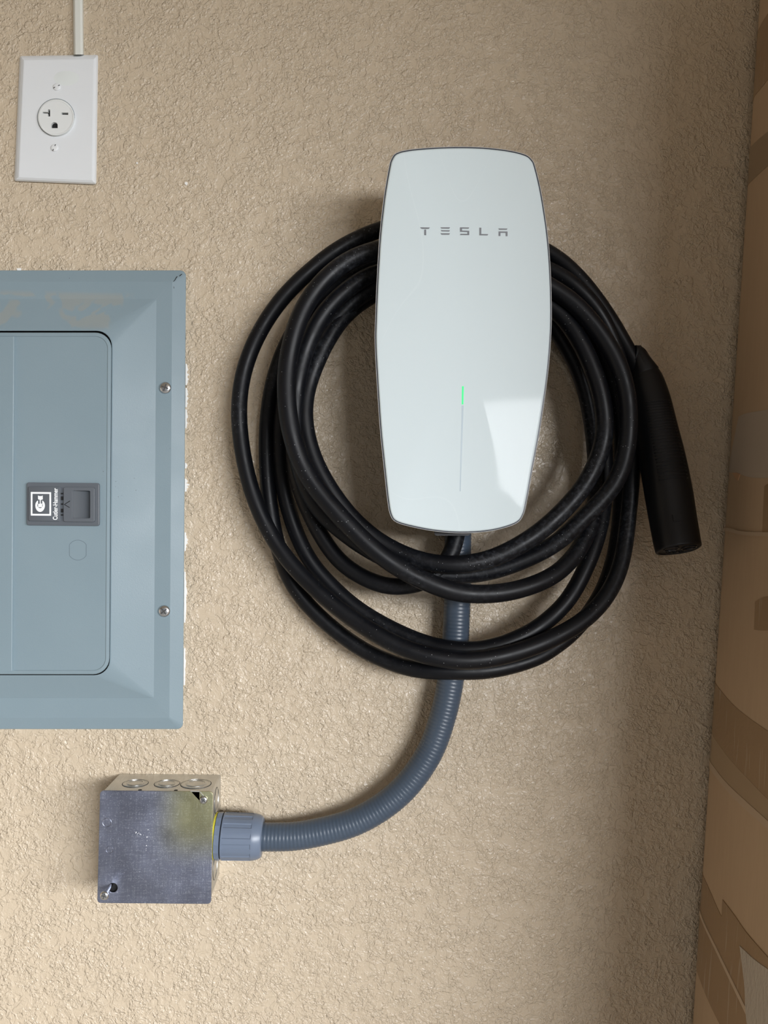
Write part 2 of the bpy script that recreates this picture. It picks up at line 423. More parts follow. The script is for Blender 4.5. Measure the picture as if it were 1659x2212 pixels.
screw(ot, *cr1(785, 690), 0.0066, 8, M['wscrew'], 'slot', -math.radians(28), 0.0012)
screw(ot, *cr1(752, 1530), 0.0066, 8, M['wscrew'], 'slot', -math.radians(68), 0.0012)
px_loft('adhesive_mark', [([cr1(915+175*math.cos(t), 565+(105 if math.sin(t) > 0 else 98)*math.sin(t)) for t in [2*math.pi*k/40 for k in range(40)]], 0.0066),
    ([cr1(915+168*math.cos(t), 565+98*math.sin(t)) for t in [2*math.pi*k/40 for k in range(40)]], 0.00666)], mat('adhesive_film', (0.73, 0.77, 0.76), 0.42), ot)
# raceway above
bm = bmesh.new()
prof = [(158.5, 0.0), (160, 0.006), (163, 0.0075), (174, 0.0075), (179, 0.0062), (181.5, 0.0)]
dx = lambda y: (y-118)*0.009+0.0
loops = []
for y in (-420, -200, 0, 60, 118):
    loops.append([P(x+dx(y), y, d) for x, d in prof])
loft(bm, loops)
tag(autosmooth(from_bm('cord_raceway', bm, M['race'], None), 25), 'narrow white cord raceway running up the wall from the top of the outlet', 'raceway')

# ------------------------------------------------------------------ breaker panel
SK = 0.0065
bp = thing('breaker_panel', 'grey steel breaker panel with a latched door, set in the wall at the left edge', 'breaker panel', P(0, 1080))
LX = -392
o0 = rrect(LX, 584, 398.5, 1575, 13, SK)
o1 = rrect(LX+30, 609, 369, 1551, 3, SK)
o2 = rrect(LX+64, 646, 335, 1508, 3, SK)
o3 = rrect(-229, 712, 242, 1461, 36, SK)
px_loft('trim_frame', [(o0, 0.0), (o0, 0.0058), (inset(o0, 1), 0.0064), (o1, 0.0092), (o2, 0.0096), (o3, 0.0195), (inset(o3, 2.5), 0.0195), (inset(o3, 2.5), 0.012)], M['panel'], bp, ang=9)
d0 = rrect(-226, 718.5, 238.5, 1456.5, 35, SK)
door = px_loft('door', [(d0, 0.0125), (d0, 0.0222), (inset(d0, 1.2), 0.0228), (inset(d0, 7.5), 0.0232), (inset(d0, 9), 0.0226)], M['door'], bp, ang=20)
dark = px_loft('door_gap', [(inset(o3, 2.0), 0.0128), (inset(o3, 2.0), 0.0132)], M['dark'], bp)
# pressed step down the door left of the latch
bm = bmesh.new()
lf = lambda x, y: x-SK*(y-1087)
loft(bm, [[P(lf(32, y), y, 0.0226), P(lf(28, y), y, 0.0252), P(lf(26.5, y), y, 0.0254), P(lf(-215, y), y, 0.0242), P(lf(-218, y), y, 0.0226)] for y in (727, 900, 1200, 1449)])
autosmooth(from_bm('hinge_leaf', bm, M['door'], door), 20)
ct = lambda X, Y: (30+X/7.9, 1030+Y/7.9)
def R(x0, y0, x1, y1, r, tilt=0.0, n=5):
    a = ct(x0, y0); b = ct(x1, y1); o = rrect(a[0], a[1], b[0], b[1], r, n=n)
    cxx, cyy = (a[0]+b[0])/2, (a[1]+b[1])/2
    return [(x, y+tilt*(x-cxx)) for x, y in o]
L0 = R(215, 100, 1455, 832, 5, 0.01)
latch = wall_plate('latch', [L0, R(990, 228, 1308, 715, 2.5, 0.01)], 0.0226, 0.0258, M['latch'], bp, 0.0006)
latch['label'] = 'dark grey plastic door latch'
T1 = R(245, 165, 800, 758, 4, 0.01)
px_loft('name_tile', [(T1, 0.0256), (T1, 0.0272), (inset(T1, 1.3), 0.0277)], M['latch'], latch, ang=50)
T2 = R(845, 178, 1375, 768, 4, 0.01)
sl = wall_plate('slide', [T2, R(1000, 238, 1298, 705, 2.5, 0.01)], 0.0256, 0.0282, M['latch'], latch, 0.0004)
a, b = ct(1000, 238); c_, e_ = ct(1298, 705)
bm = bmesh.new(); ysn = [a+(c_-a)*k/10 for k in range(11)]
loft(bm, [[P(x, y, dd) for x, dd in [(xx, 0.0230+0.0044*(1-i/10)**1.5) for i, xx in enumerate(ysn)]+[(ysn[-1], 0.0227), (ysn[0], 0.0227)]] for y in (b, e_)])
from_bm('finger_recess', bm, M['latch_in'], latch, False)
bm = bmesh.new()
for y in (285, 365, 465, 575, 650):
    p = ct(822, y); box(bm, P(p[0], p[1], 0.0268), (0.0017, 0.0015, 0.0035 if y in (365, 575) else 0.0012))
from_bm('ratchet_teeth', bm, M['dark'], latch, False)
bm = bmesh.new()
def stroke(bm, p, q, w, d, t=0.0001):
    A = P(p[0], p[1], d); B = P(q[0], q[1], d); v = B-A
    ang = math.atan2(v.z, v.x)
    box(bm, (A+B)/2, (v.length, t*2, w), Matrix.Rotation(-ang, 3, 'Y'))
stroke(bm, ct(862, 472), ct(958, 410), 0.0006, 0.0283); stroke(bm, ct(862, 472), ct(950, 525), 0.0006, 0.0283)
from_bm('arrow_mark', bm, M['dark'], latch, False)
frame_o = R(288, 260, 635, 663, 0.5, 0.01, 2); frame_i = R(316, 291, 606, 632, 0.5, 0.01, 2)
em = [wall_plate('emblem_frame', [frame_o, frame_i], 0.0276, 0.02785, M['mark'], latch, 0.0, False)]
ell = [ct(447+82*math.cos(t), 487+(112 if math.sin(t) > 0 else 95)*math.sin(t)) for t in [2*math.pi*k/40 for k in range(40)]]
hol = [ct(447+47*math.cos(t), 487+46*math.sin(t)) for t in [2*math.pi*k/30 for k in range(30)]]
wall_plate('emblem_ring', [ell, hol], 0.0276, 0.02785, M['mark'], latch, 0.0, False)
blk = [ct(*p) for p in ((410, 318), (430, 328), (470, 328), (490, 318), (492, 385), (470, 390), (470, 458), (483, 462), (483, 518), (413, 518), (413, 462), (442, 458), (442, 390), (412, 385))]
wall_plate('emblem_key', [blk], 0.0277, 0.0280, M['mark'], latch, 0.0, False)
bm = bmesh.new()
for x in (433, 477): stroke(bm, ct(x-6, 395), ct(x-6, 455), 0.0014, 0.02795)
from_bm('emblem_cut', bm, M['latch'], latch, False)
# maker's name, reading upward
me = text_mesh('Cutler-Hammer', 1.0, 0.01, 0.022, 1.0)
xs = [v_.co.x for v_ in me.vertices]; ys_ = [v_.co.y for v_ in me.vertices]
p0 = P(*ct(742, 735), 0.0277); p1 = P(*ct(747, 192), 0.0277)
Lt = (p1-p0).length; sxx = Lt/(max(xs)-min(xs)); syy = (75/7.9/scale_at(0.0277))/(max(ys_)-0.0)
X = (p1-p0).normalized(); Y = Vector((0, -1, 0)).cross(X).normalized()
for v_ in me.vertices:
    x_, y_, z_ = v_.co; v_.co = p0+X*((x_-min(xs))*sxx)+Y*(y_*syy)+Vector((0, -1, 0))*(0.0001+z_*0.008)
link('maker_name', me, M['mark'], latch, False)
# knockout outline
def dshape(r, w):
    pts = []
    for k in range(64):
        a = 2*math.pi*k/64; x = r*math.cos(a); pts.append((168+max(-w, min(w, x)), 1188.3+r*math.sin(a)))
    return pts
wall_plate('knockout', [dshape(22.0, 18.6), dshape(21.1, 17.7)], 0.0225, 0.02275, M['groove'], door, 0.0, False)
screw(bp, 357.5, 838, 0.0094, 12.5, M['screw'], 'cross', 0.35, 0.0028)
screw(bp, 355, 1320, 0.0094, 12.5, M['screw'], 'cross', 0.9, 0.0028)
bm = bmesh.new()
for a, b in (((383, 597), (378, 604)), ((379, 604), (371, 612)), ((371, 612), (372, 620)), ((374, 615), (376, 623)), ((393, 592), (388, 596))):
    stroke(bm, a, b, 0.0005, 0.0086, 0.0003)
from_bm('scratch_mark', bm, M['dark'], bp, False)

# ------------------------------------------------------------------ junction box
jb = thing('junction_box', 'square galvanised steel junction box with a blank cover, below the breaker panel', 'junction box', P(335, 1830))
c4 = lambda X, Y: (180+X/3.770, 1630+Y/3.770)
D = 0.0545
cov = quad_round([c4(135, 294), c4(1057, 302), c4(1040, 1218), c4(112, 1210)], 9, 6)
hole1 = [c4(240+38*math.cos(t), 1085+38*math.sin(t)) for t in [2*math.pi*k/32 for k in range(32)]]
slot1 = None
notch = [c4(*p) for p in ((885, 304), (942, 302), (942, 366))]
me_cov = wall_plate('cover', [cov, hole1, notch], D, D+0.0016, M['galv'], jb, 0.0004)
bi = inset(cov, 3.5)
def at_depth(px, d0_, d1_):                 # same wall x,z at another depth
    v_ = P(px[0], px[1], d0_); return Vector((v_.x, -d1_, v_.z))
bm = bmesh.new()
loft(bm, [[at_depth(p, D, d_) for p in bi] for d_ in (0.0002, 0.026, D-0.003)], True, False)
loft(bm, [[at_depth(p, D, d_) for p in o_] for o_, d_ in ((bi, D-0.003), (inset(cov, 2.6), D-0.0028), (inset(cov, 2.6), D-0.0001))], True, False)
autosmooth(from_bm('body', bm, M['galv_box'], jb), 30)
bm = bmesh.new(); loft(bm, [[at_depth(p, D, D-0.0026) for p in inset(cov, 4)], [at_depth(p, D, D-0.002) for p in inset(cov, 4)]])
from_bm('interior', bm, M['dark'], jb, False)
# knockouts on the top and right faces
def knock(c, axis, r, nm='knockout', inner=True):
    bm = bmesh.new()
    x, y, a = frame_of(axis, (0, 1, 0))
    lathe(bm, c, axis, [(r, -0.0004), (r, 0.0003), (r*0.95, 0.0007), (r*0.93, 0.0007), (r*0.92, 0.0003)], 36)
    o = autosmooth(from_bm(nm, bm, M['galv_box'], jb), 30)
    bm = bmesh.new()
    lathe(bm, c, axis, [(r*1.06, -0.0004), (r*1.06, 0.00012)], 36)
    if inner:
        for t0, r_ in ((0.3, 0.74), (0.3, 0.70)):
            pass
    from_bm('stamped_rim', bm, M['groove_metal'], o, False)
    if inner:
        bm = bmesh.new()
        lathe(bm, c, axis, [(r*0.70, 0.0002), (r*0.70, 0.0006), (r*0.66, 0.0011), (r*0.62, 0.0011), (r*0.60, 0.0005)], 36)
        autosmooth(from_bm('inner_disc', bm, M['galv_box'], o), 30)
topL = P(*c4(135, 294), D); topR = P(*c4(1057, 302), D)
tdir = (topR-topL).normalized(); tup = Vector((-tdir.z, 0, tdir.x))
for X_, r_ in ((0.245, 0.0115), (0.535, 0.0115), (0.80, 0.0138)):
    c = topL.lerp(topR, X_); c.y = -0.029; c = c-tup*(3.5/scale_at(D)-0.0001)
    knock(c, tup, r_)
for X_ in (0.335, 0.655):
    bm = bmesh.new(); c = topL.lerp(topR, X_); c.y = -0.0475; c -= tup*(3.5/scale_at(D))
    lathe(bm, c, tup, [(0.0018, -0.0002), (0.0018, 0.0002)], 16)
    from_bm('pin_hole', bm, M['dark'], jb, False)
botR = P(*c4(1040, 1218), D); rdir = (botR-topR).normalized(); rout = Vector((-rdir.z, 0, rdir.x)); rout = rout if rout.x > 0 else -rout
for t, r_ in ((0.17, 0.0115), (0.78, 0.0115)):
    c = topR.lerp(botR, t); c.y = -0.027; c -= rout*(3.5/scale_at(D)-0.0001)
    knock(c, rout, r_, inner=False)
screw(jb, *c4(980, 368), D+0.0016, 8.6, M['screw'], 'cross', 0.7, 0.0022)
screw(jb, 226, 1934, D+0.020, 9.0, M['screw'], 'cross', 0.3, 0.0022, shaft=0.026)
bm = bmesh.new()
stroke(bm, c4(948, 300), c4(985, 345), 0.0007, D+0.0018); stroke(bm, c4(872, 297), c4(945, 300), 0.0009, D+0.0018)
from_bm('notch_lip', bm, M['galv_box'], me_cov, False)
bm = bmesh.new()
for c, r in ((c4(192, 553), 0.0042), (c4(214, 775), 0.0034)):
    cc = P(c[0], c[1], D+0.0016)
    lathe(bm, cc, (0, -1, 0), [(r, 0.0), (r*0.93, 0.00025), (r*0.86, 0.00005)], 28)
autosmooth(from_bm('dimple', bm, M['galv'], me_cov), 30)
bm = bmesh.new()
rn = random.Random(5)
for x, y, s in ((430, 632, 9), (440, 645, 7), (452, 640, 6), (463, 648, 8), (471, 652, 6), (527, 612, 6), (518, 672, 8), (519, 700, 5), (514, 742, 8), (512, 780, 5), (513, 765, 4), (570, 703, 4), (490, 655, 4), (425, 640, 5)):
    p = c4(x, y); q = [(p[0]+s/3.77*.6*rn.uniform(.5, 1)*math.cos(a), p[1]+s/3.77*.8*rn.uniform(.5, 1)*math.sin(a)) for a in [k*math.pi/3 for k in range(6)]]
    loft(bm, [[P(*w_, D+0.0014) for w_ in q], [P(*w_, D+0.0018) for w_ in q]])
from_bm('paint_speck', bm, M['mark'], me_cov, False)

# ------------------------------------------------------------------ conduit
cdt = thing('flexible_conduit', 'blue-grey ribbed flexible conduit curving from the junction box up to the charger', 'conduit', P(562, 1808))
dc = 0.0275
cl = [(548, 1807.5), (590, 1808), (640, 1806), (700, 1795), (765, 1776), (822, 1745), (870, 1706), (908, 1659), (936, 1609), (956, 1550), (967, 1505), (974, 1465), (982, 1405), (986, 1340), (988.5, 1270), (989, 1205), (989.5, 1160), (990, 1128)]
pts = resample(smooth(catmull([P(x, y, dc) for x, y in cl], 12), 12), 0.0006)
HR = 0.0129
rad = []
for i in range(len(pts)):
    t = (i*0.0006 % 0.0036)/0.0036
    rad.append(HR+0.00013*math.cos(2*math.pi*t))
bm = bmesh.new(); add_tube(bm, pts, rad, 32)
hose = from_bm('hose', bm, M['conduit'], cdt)
# ink print down the right-hand side of the hose
def print_on(txt, s0, size, theta):
    me = text_mesh(txt, size, 0.00002, 0.0, 1.15)
    for v_ in me.vertices:
        s = s0-v_.co.x; i = max(1, min(len(pts)-2, int(s/0.0006))); f_ = s/0.0006-i
        c = pts[i].lerp(pts[i+1], f_); T = (pts[i+1]-pts[i-1]).normalized()
        side = T.cross(Vector((0, 1, 0))).normalized(); side = side if side.x > 0 else -side
        th = theta + (v_.co.y-size*0.35)/HR
        v_.co = c+(side*math.cos(th)+Vector((0, -1, 0))*math.sin(th))*(HR+0.00055+v_.co.z)
    link('printed_text', me, M['ink'], hose, False)
tot = len(pts)*0.0006
print_on('OIL RES  SUN RES   FLEXIBLE CONDUIT', tot-0.055, 0.0042, 0.42)
# fitting
A0 = P(465, 1805.5, dc); A1 = P(572, 1808, dc); ax = (A1-A0).normalized(); u = 1/scale_at(dc)
RF = 47.5*u
bm = bmesh.new(); lathe(bm, A0, ax, [(RF*0.88, -3*u), (RF*0.98, -2*u), (RF*1.0, 1.5*u), (RF*0.9, 3*u)], 40)
g = autosmooth(from_bm('sealing_ring', bm, M['washer'], cdt), 40); g['label'] = 'yellow sealing ring'
bm = bmesh.new()
x_, y_, a_ = frame_of(ax)
lathe(bm, A0, ax, [(RF*0.9, 2.5*u), (RF*1.0, 3.5*u), (RF*1.01, 13*u), (RF*0.98, 14*u)], 8*2)
autosmooth(from_bm('flange_nut', bm, M['fitting'], cdt), 15)
bm = bmesh.new(); lathe(bm, A0, ax, [(RF*0.93, 12*u), (RF*0.93, 17*u)], 40); from_bm('nut_gap', bm, M['dark'], cdt)
bm = bmesh.new(); loops = []
nseg = 14*12
for hh, rs, ribbed in ((16, .97, 0), (17, 1.0, 0), (19, 1.0, 0), (20, 1.0, 1), (78, .985, 1), (79, .985, 0), (82, .98, 0), (92, .93, 0), (98, .86, 0), (100, .80, 0), (100, .60, 0)):
    L = []
    for k in range(nseg):
        t = 2*math.pi*k/nseg; ph = (k % 12)
        g_ = -0.0006 if (ribbed and ph < 5) else 0
        L.append(A0+a_*(hh*u)+(x_*math.cos(t)+y_*math.sin(t))*(RF*rs+g_))
    loops.append(L)
loft(bm, loops)
autosmooth(from_bm('compression_nut', bm, M['fitting'], cdt), 25)

# ------------------------------------------------------------------ wall charger
O = [(809, 738), (810, 690), (812, 635), (815.5, 568), (820, 502), (829, 423), (839, 364), (844.5, 344), (856, 330), (886, 322.5), (939, 318), (992, 316.5), (1045, 318), (1098, 324), (1134, 333), (1149, 344), (1157, 361), (1170, 417), (1183, 502), (1189.5, 582), (1192, 661), (1191, 721), (1186, 788), (1178, 854), (1165, 939), (1151, 1013), (1138, 1085), (1130.5, 1113), (1117, 1130), (1085, 1142), (1045, 1149.5), (992, 1152), (939, 1148), (886, 1138), (854, 1127.5), (842, 1111), (836, 1079), (828, 1005), (820, 925), (813, 819)]
O = [(p.x, p.y) for p in catmull([Vector((x, y, 0)) for x, y in O], 6, True)]
CX, CY = 1000.0, 735.0
wc = thing('wall_charger', 'white glass-fronted wall charger with a grey wordmark and green light, hung with black cable', 'charger', P(CX, 735))
DF = 0.106
def sc(o, s, sy=None): return [(CX+(x-CX)*s, CY+(y-CY)*(sy or s)) for x, y in o]
px_loft('housing', [(sc(O, 0.93, .95), 0.092), (inset(O, 6), 0.0935), (inset(O, 1.5), 0.097), (O, 0.101), (O, 0.1052), (inset(O, 0.9), 0.1060), (inset(O, 1.6), 0.1056)], M['shell'], wc, ang=60)
px_loft('seam', [(inset(O, 1.0), 0.1050), (inset(O, 1.0), 0.1057), (inset(O, 4.4), 0.1060)], M['seam'], wc)
gi = inset(O, 3.6)
HB = 0.0034
def prof_d(s): return DF+0.0012+HB*(1-s**2.4)
seq = [(gi, 0.1050), (gi, DF), (inset(O, 4.6), DF+0.0007), (inset(O, 6.0), DF+0.0011)]
gj = inset(O, 7.5)
for k in range(0, 30):
    s = 1-k/30; seq.append((sc(gj, s), prof_d(s)))
seq.append((sc(gj, 0.004), prof_d(0)))
glass = px_loft('glass_face', seq, M['glass'], wc, ang=70)
def face_depth(px, py):
    a = math.atan2((py-CY), (px-CX)); best = None
    for x, y in gj:
        e = abs(math.remainder(math.atan2(y-CY, x-CX)-a, 2*math.pi))
        if best is None or e < best[0]: best = (e, math.hypot(x-CX, y-CY))
    return prof_d(min(1, math.hypot(px-CX, py-CY)/best[1]))
# neck the cable hangs on
nk = rrect(905, 706, 1075, 1118, 40)
px_loft('neck', [(nk, 0.0), (nk, 0.094)], M['back'], wc)
nk2 = rrect(938, 1100, 1016, 1157, 6)
px_loft('cable_gland', [(nk2, 0.012), (nk2, 0.085)], M['back'], wc)
# wordmark letters
c5 = lambda X, Y: (780+X/3.770, 290+Y/3.770)
def on_face(name, polys, mt, thick=0.00025, parent=None):
    bm = bmesh.new()
    for poly in polys:
        q = [c5(*p) for p in poly]; ds = [face_depth(*p) for p in q]
        loft(bm, [[P(x, y, d_-0.0002) for (x, y), d_ in zip(q, ds)], [P(x, y, d_+thick) for (x, y), d_ in zip(q, ds)]])
    return from_bm(name, bm, mt, parent or glass, False)
on_face('letter_T', [[(481, 758), (561, 759), (553, 769), (544, 771), (498, 770), (487, 767)], [(515, 776), (530, 776), (530, 822), (515, 821)]], M['logo'])
on_face('letter_E', [[(648, 758), (725, 758), (718, 769), (655, 768)], [(650, 781), (724, 782), (718, 792), (657, 791)], [(648, 806), (724, 807), (718, 818), (656, 818)]], M['logo'])
on_face('letter_S', [[(806, 758), (881, 759), (875, 769), (822, 768), (822, 784), (881, 786), (881, 821), (805, 820), (811, 810), (866, 811), (866, 796), (806, 794)]], M['logo'])
on_face('letter_L', [[(964, 761), (979, 761), (979, 812), (1036, 814), (1030, 824), (964, 823)]], M['logo'])
on_face('letter_A', [[(1118, 767), (1193, 768), (1186, 778), (1124, 778)], [(1120, 791), (1193, 792), (1193, 830), (1178, 830), (1178, 803), (1135, 803), (1135, 829), (1120, 828)]], M['logo'])
c6 = lambda X, Y: (X, Y+1545.7)
def strip(x0, x1, x2, x3, y0, y1, n_=10):
    return [[(x0+(x2-x0)*k/n_, y0+(y1-y0)*k/n_), (x1+(x3-x1)*k/n_, y0+(y1-y0)*k/n_), (x1+(x3-x1)*(k+1)/n_, y0+(y1-y0)*(k+1)/n_), (x0+(x2-x0)*(k+1)/n_, y0+(y1-y0)*(k+1)/n_)] for k in range(n_)]
on_face('light_bar', strip(820, 835, 803, 811, 2208, 2908, 24), M['bar'], 0.00006)
l_ = on_face('indicator_light', strip(822, 836, 820, 833, 2052, 2200, 10), M['led'], 0.00012); l_['label'] = 'glowing green indicator strip'

# ------------------------------------------------------------------ charging cable: one cord, wound clockwise
cc = thing('charging_cable', 'thick black charging cable coiled in loops around the charger, ending in a connector', 'cable', P(975, 1200))
k8 = lambda x, y: (480+x/4.366, 440+y/4.366)
path = [
 # leaves the charger, runs down-left then up the left side (start loop)
 (990, 1118, .050), (986, 1160, .052), (970, 1205, .056), (940, 1243, .060), (895, 1263, .058), (840, 1267, .052), (785, 1248, .046), (733, 1212, .040), (694, 1158, .036), (664, 1098, .034), (640, 1030, .034), (634, 950, .036), (640, 870, .038), (665, 790, .040), (705, 715, .042), (770, 645, .044),
 (830, 612, .044), (910, 590, .042), (1000, 590, .038), (1085, 620, .030), (1150, 655, .020), (1205, 705, .016), (1255, 770, .015), (1288, 850, .015), (1304, 940, .015), (1308, 1020, .018), (1302, 1110, .030), (1283, 1185, .040), (1240, 1278, .048), (1195, 1330, .052), (1140, 1370, .056), (1065, 1399, .058), (1000, 1405, .058),
 # C up the left
 (930, 1394, .050), (856, 1364, .040), (775, 1318, .030), (712, 1262, .024), (665, 1205, .021), (634, 1136, .018), (613, 1059, .016), (604, 967, .016), (608, 880, .016), (628, 780, .017), (675, 690, .019), (745, 615, .020),
 (820, 570, .022), (900, 545, .022), (985, 540, .022), (1070, 555, .018), (1150, 590, .014), (1225, 645, .010), (1285, 725, .010), (1325, 820, .010), (1343, 920, .010), (1344, 1020, .010), (1340, 1120, .012), (1326, 1210, .016), (1296, 1290, .024), (1246, 1358, .034), (1200, 1396, .040), (1150, 1425, .046), (1060, 1448, .052), (980, 1450, .053),
 # B up the left
 (900, 1447, .045), (835, 1428, .034), (769, 1395, .026), (690, 1333, .020), (630, 1262, .016), (600, 1180, .014), (584, 1100, .014), (576, 1010, .015), (577, 910, .016), (592, 815, .018), (630, 720, .022), (690, 640, .026), (760, 585, .034),
 (840, 550, .044), (920, 545, .045), (1010, 560, .045), (1100, 605, .045), (1170, 670, .040), (1215, 735, .038), (1250, 800, .036), (1273, 880, .035), (1286, 980, .036), (1288, 1060, .038), (1281, 1118, .044), (1260, 1172, .052), (1221, 1224, .062), (1166, 1259, .072), (1088, 1281, .080), (1010, 1283, .086),
 # D, the frontmost strand up the left
 (960, 1272, .088), (910, 1252, .088), (856, 1223, .088), (798, 1180, .088), (734, 1115, .086), (674, 1043, .084), (640, 975, .084), (621, 890, .084), (619, 800, .082), (636, 715, .080), (663, 653, .077), (704, 600, .074), (757, 560, .070),
 (820, 538, .068), (900, 525, .068), (990, 530, .068), (1090, 565, .070), (1190, 621, .072), (1240, 655, .074), (1294, 715, .076), (1335, 785, .077), (1354, 850, .077), (1358, 910, .077), (1354, 965, .076), (1340, 1020, .074), (1310, 1070, .072), (1252, 1128, .070), (1200, 1175, .066), (1130, 1211, .062), (1060, 1235, .060), (985, 1244, .058),
 # E
 (920, 1238, .058), (856, 1217, .058), (798, 1189, .058), (742, 1150, .058), (688, 1100, .058), (652, 1030, .058), (637, 950, .059), (637, 870, .060), (650, 785, .062), (682, 703, .063), (720, 653, .062), (766, 614, .058),
 (820, 586, .054), (900, 580, .054), (990, 590, .054), (1090, 610, .058), (1190, 660, .062), (1240, 715, .067), (1276, 784, .070), (1300, 857, .072), (1307, 929, .072), (1293, 989, .072), (1262, 1050, .074), (1216, 1104, .076), (1160, 1154, .078), (1095, 1193, .079), (1041, 1213, .080), (978, 1221, .079),
 # F, the innermost
 (915, 1213, .074), (856, 1191, .068), (798, 1155, .064), (740, 1097, .062), (690, 1019, .060), (665, 952, .058), (657, 890, .056), (665, 835, .052), (682, 788, .050), (702, 745, .048), (730, 700, .044), (764, 665, .038),
 (815, 632, .026), (900, 590, .018), (990, 560, .018), (1090, 553, .024), (1190, 583, .034), (1250, 624, .038), (1305, 690, .036), (1345, 790, .032), (1364, 890, .030), (1368, 980, .030), (1362, 1070, .032), (1352, 1163, .038), (1338, 1232, .044), (1308, 1292, .052), (1260, 1341, .060), (1198, 1377, .068), (1135, 1403, .073), (1057, 1423, .076), (978, 1427, .076),
 # A, the widest loop
 (880, 1404, .070), (800, 1362, .060), (728, 1312, .050), (666, 1258, .042), (618, 1205, .036), (582, 1150, .032), (548, 1075, .030), (526, 990, .028), (516, 905, .028), (520, 835, .028), (536, 772, .028), (565, 709, .029), (608, 646, .030), (663, 591, .031), (732, 536, .032), (819, 496, .030),
 (900, 478, .024), (990, 476, .020), (1090, 500, .022), (1187, 546, .026), (1235, 584, .030), (1278, 632, .032), (1318, 690, .033), (1350, 745, .034), (1374, 790, .036), (1384, 812, .037)]
pts_c = resample(smooth(catmull([P(x, y, d_) for x, y, d_ in path], 8), 14), 0.0045)
rc = []
for p in pts_c:
    dd = -p.y; rc.append(0.0078*(1+0.10*min(1, max(0, (dd-0.035)/0.05))))
bm = bmesh.new(); add_tube(bm, pts_c, rc, 24)
from_bm('cord', bm, M['cable'], cc)
# connector handle
hn = [(1369, 766, .036, 20, 0), (1376, 769, .036, 21.5, 0), (1385, 790, .035, 25, 0), (1394, 812, .037, 31, 0), (1398.5, 828, .038, 35, 0), (1407, 870, .041, 40.5, 0), (1417, 925, .045, 44, 0), (1430, 990, .050, 47.5, 0), (1443, 1060, .057, 49, 0), (1453, 1120, .064, 48.5, 0), (1461, 1165, .070, 48, 0), (1465, 1184, .0725, 47.5, 0)]
hc = [P(x, y, d_) for x, y, d_, r_, _ in hn]; hr = [r_/scale_at(d_) for x, y, d_, r_, _ in hn]
hp = catmull(hc, 14); hq = catmull([Vector((r_, 0, 0)) for r_ in hr], 14); hp = smooth(hp, 6)
hr2 = [q.x for q in hq]
bm = bmesh.new(); NSG = 48
T = [(hp[min(i+1, len(hp)-1)]-hp[max(i-1, 0)]).normalized() for i in range(len(hp))]
loops = []
cum = 0
for i, p in enumerate(hp):
    fr = Vector((0, -1, 0)); fr = (fr-T[i]*fr.dot(T[i])).normalized(); sd = fr.cross(T[i]).normalized()
    L = []
    for k in range(NSG):
        a = 2*math.pi*k/NSG; c_, s_ = math.cos(a), math.sin(a)
        e = 2.5
        rr_ = hr2[i]/((abs(c_)**e+abs(s_)**e)**(1/e))
        L.append(p+(sd*c_+fr*s_*0.92)*rr_)
    loops.append(L)
# shallow lip at the end so the face sits inside a rim
e_ax = T[-1]; pe = hp[-1]
def endloop(f, off): return [pe+(q-pe)*f+e_ax*off for q in loops[-1]]
rim = [endloop(0.985, 0.0012), endloop(0.95, 0.0018), endloop(0.88, 0.0018), endloop(0.86, 0.0008)]
loft(bm, loops+rim)
hd = autosmooth(from_bm('connector', bm, M['handle'], cc), 50); hd['label'] = 'black plastic connector handle'
# collar
bm = bmesh.new(); loft(bm, [[hp[i]+(q-hp[i])*s_ for q in loops[i]] for i, s_ in ((8, 1.02), (9, 1.07), (38, 1.05), (40, 1.0))])
autosmooth(from_bm('strain_relief', bm, M['handle'], hd), 40)
# grip ribs across the front
bm = bmesh.new(); nr = 26
i0 = 14*5+2; i1 = 14*8-3
for r_ in range(nr):
    t = i0+(i1-i0)*r_/(nr-1); i = int(t); f_ = t-i
    i_ = min(i, len(loops)-2)
    c = hp[i_].lerp(hp[i_+1], f_)
    arc = []
    for k in range(NSG//4-5, NSG//4+6):
        q = loops[i_][k % NSG].lerp(loops[i_+1][k % NSG], f_); arc.append(q+(q-c).normalized()*0.0001+T[i_]*0.0)
    add_tube(bm, arc, 0.0006, 6)
from_bm('grip_rib', bm, M['handle'], hd)
# end face with contact sockets
fr = Vector((0, -1, 0)); fr = (fr-e_ax*fr.dot(e_ax)).normalized(); sd = fr.cross(e_ax).normalized()
ex, ey, _a = sd, fr, e_ax
def end_disc(u_, v_, r, nm, mt, h0, h1, ring=True):
    bm = bmesh.new(); c = pe+ex*u_+ey*v_+e_ax*0.0
    pr = [(r, h0), (r, h1), (r*0.86, h1), (r*0.84, h0+0.0002)] if ring else [(r, h0), (r, h1)]
    lp = [[c+e_ax*h_+(ex*math.cos(t)+ey*math.sin(t))*q for t in [2*math.pi*k/28 for k in range(28)]] for q, h_ in pr]
    loft(bm, lp); return autosmooth(from_bm(nm, bm, mt, hd), 30)
for u_ in (-0.0085, 0.0085):
    end_disc(u_, 0.004, 0.0072, 'contact_socket', M['handle_end'], 0.0006, 0.0020)
for u_ in (-0.006, 0.0, 0.006):
    end_disc(u_, -0.009, 0.0027, 'pin_socket', M['handle_end'], 0.0006, 0.0018)
# latch window near the end
c = P(1446, 1124, 0.0); i = len(hp)-14*2+2
q = loops[i][NSG//4]; bm = bmesh.new()
fwd = (loops[i][NSG//4]-hp[i]).normalized()
sdd = fwd.cross(T[i]).normalized()
Rm = Matrix((sdd, fwd, T[i])).transposed()
box(bm, q-fwd*0.0004-sdd*0.0040, (0.0085, 0.0022, 0.0066), Rm)
from_bm('latch_window', bm, M['dark'], hd, False)

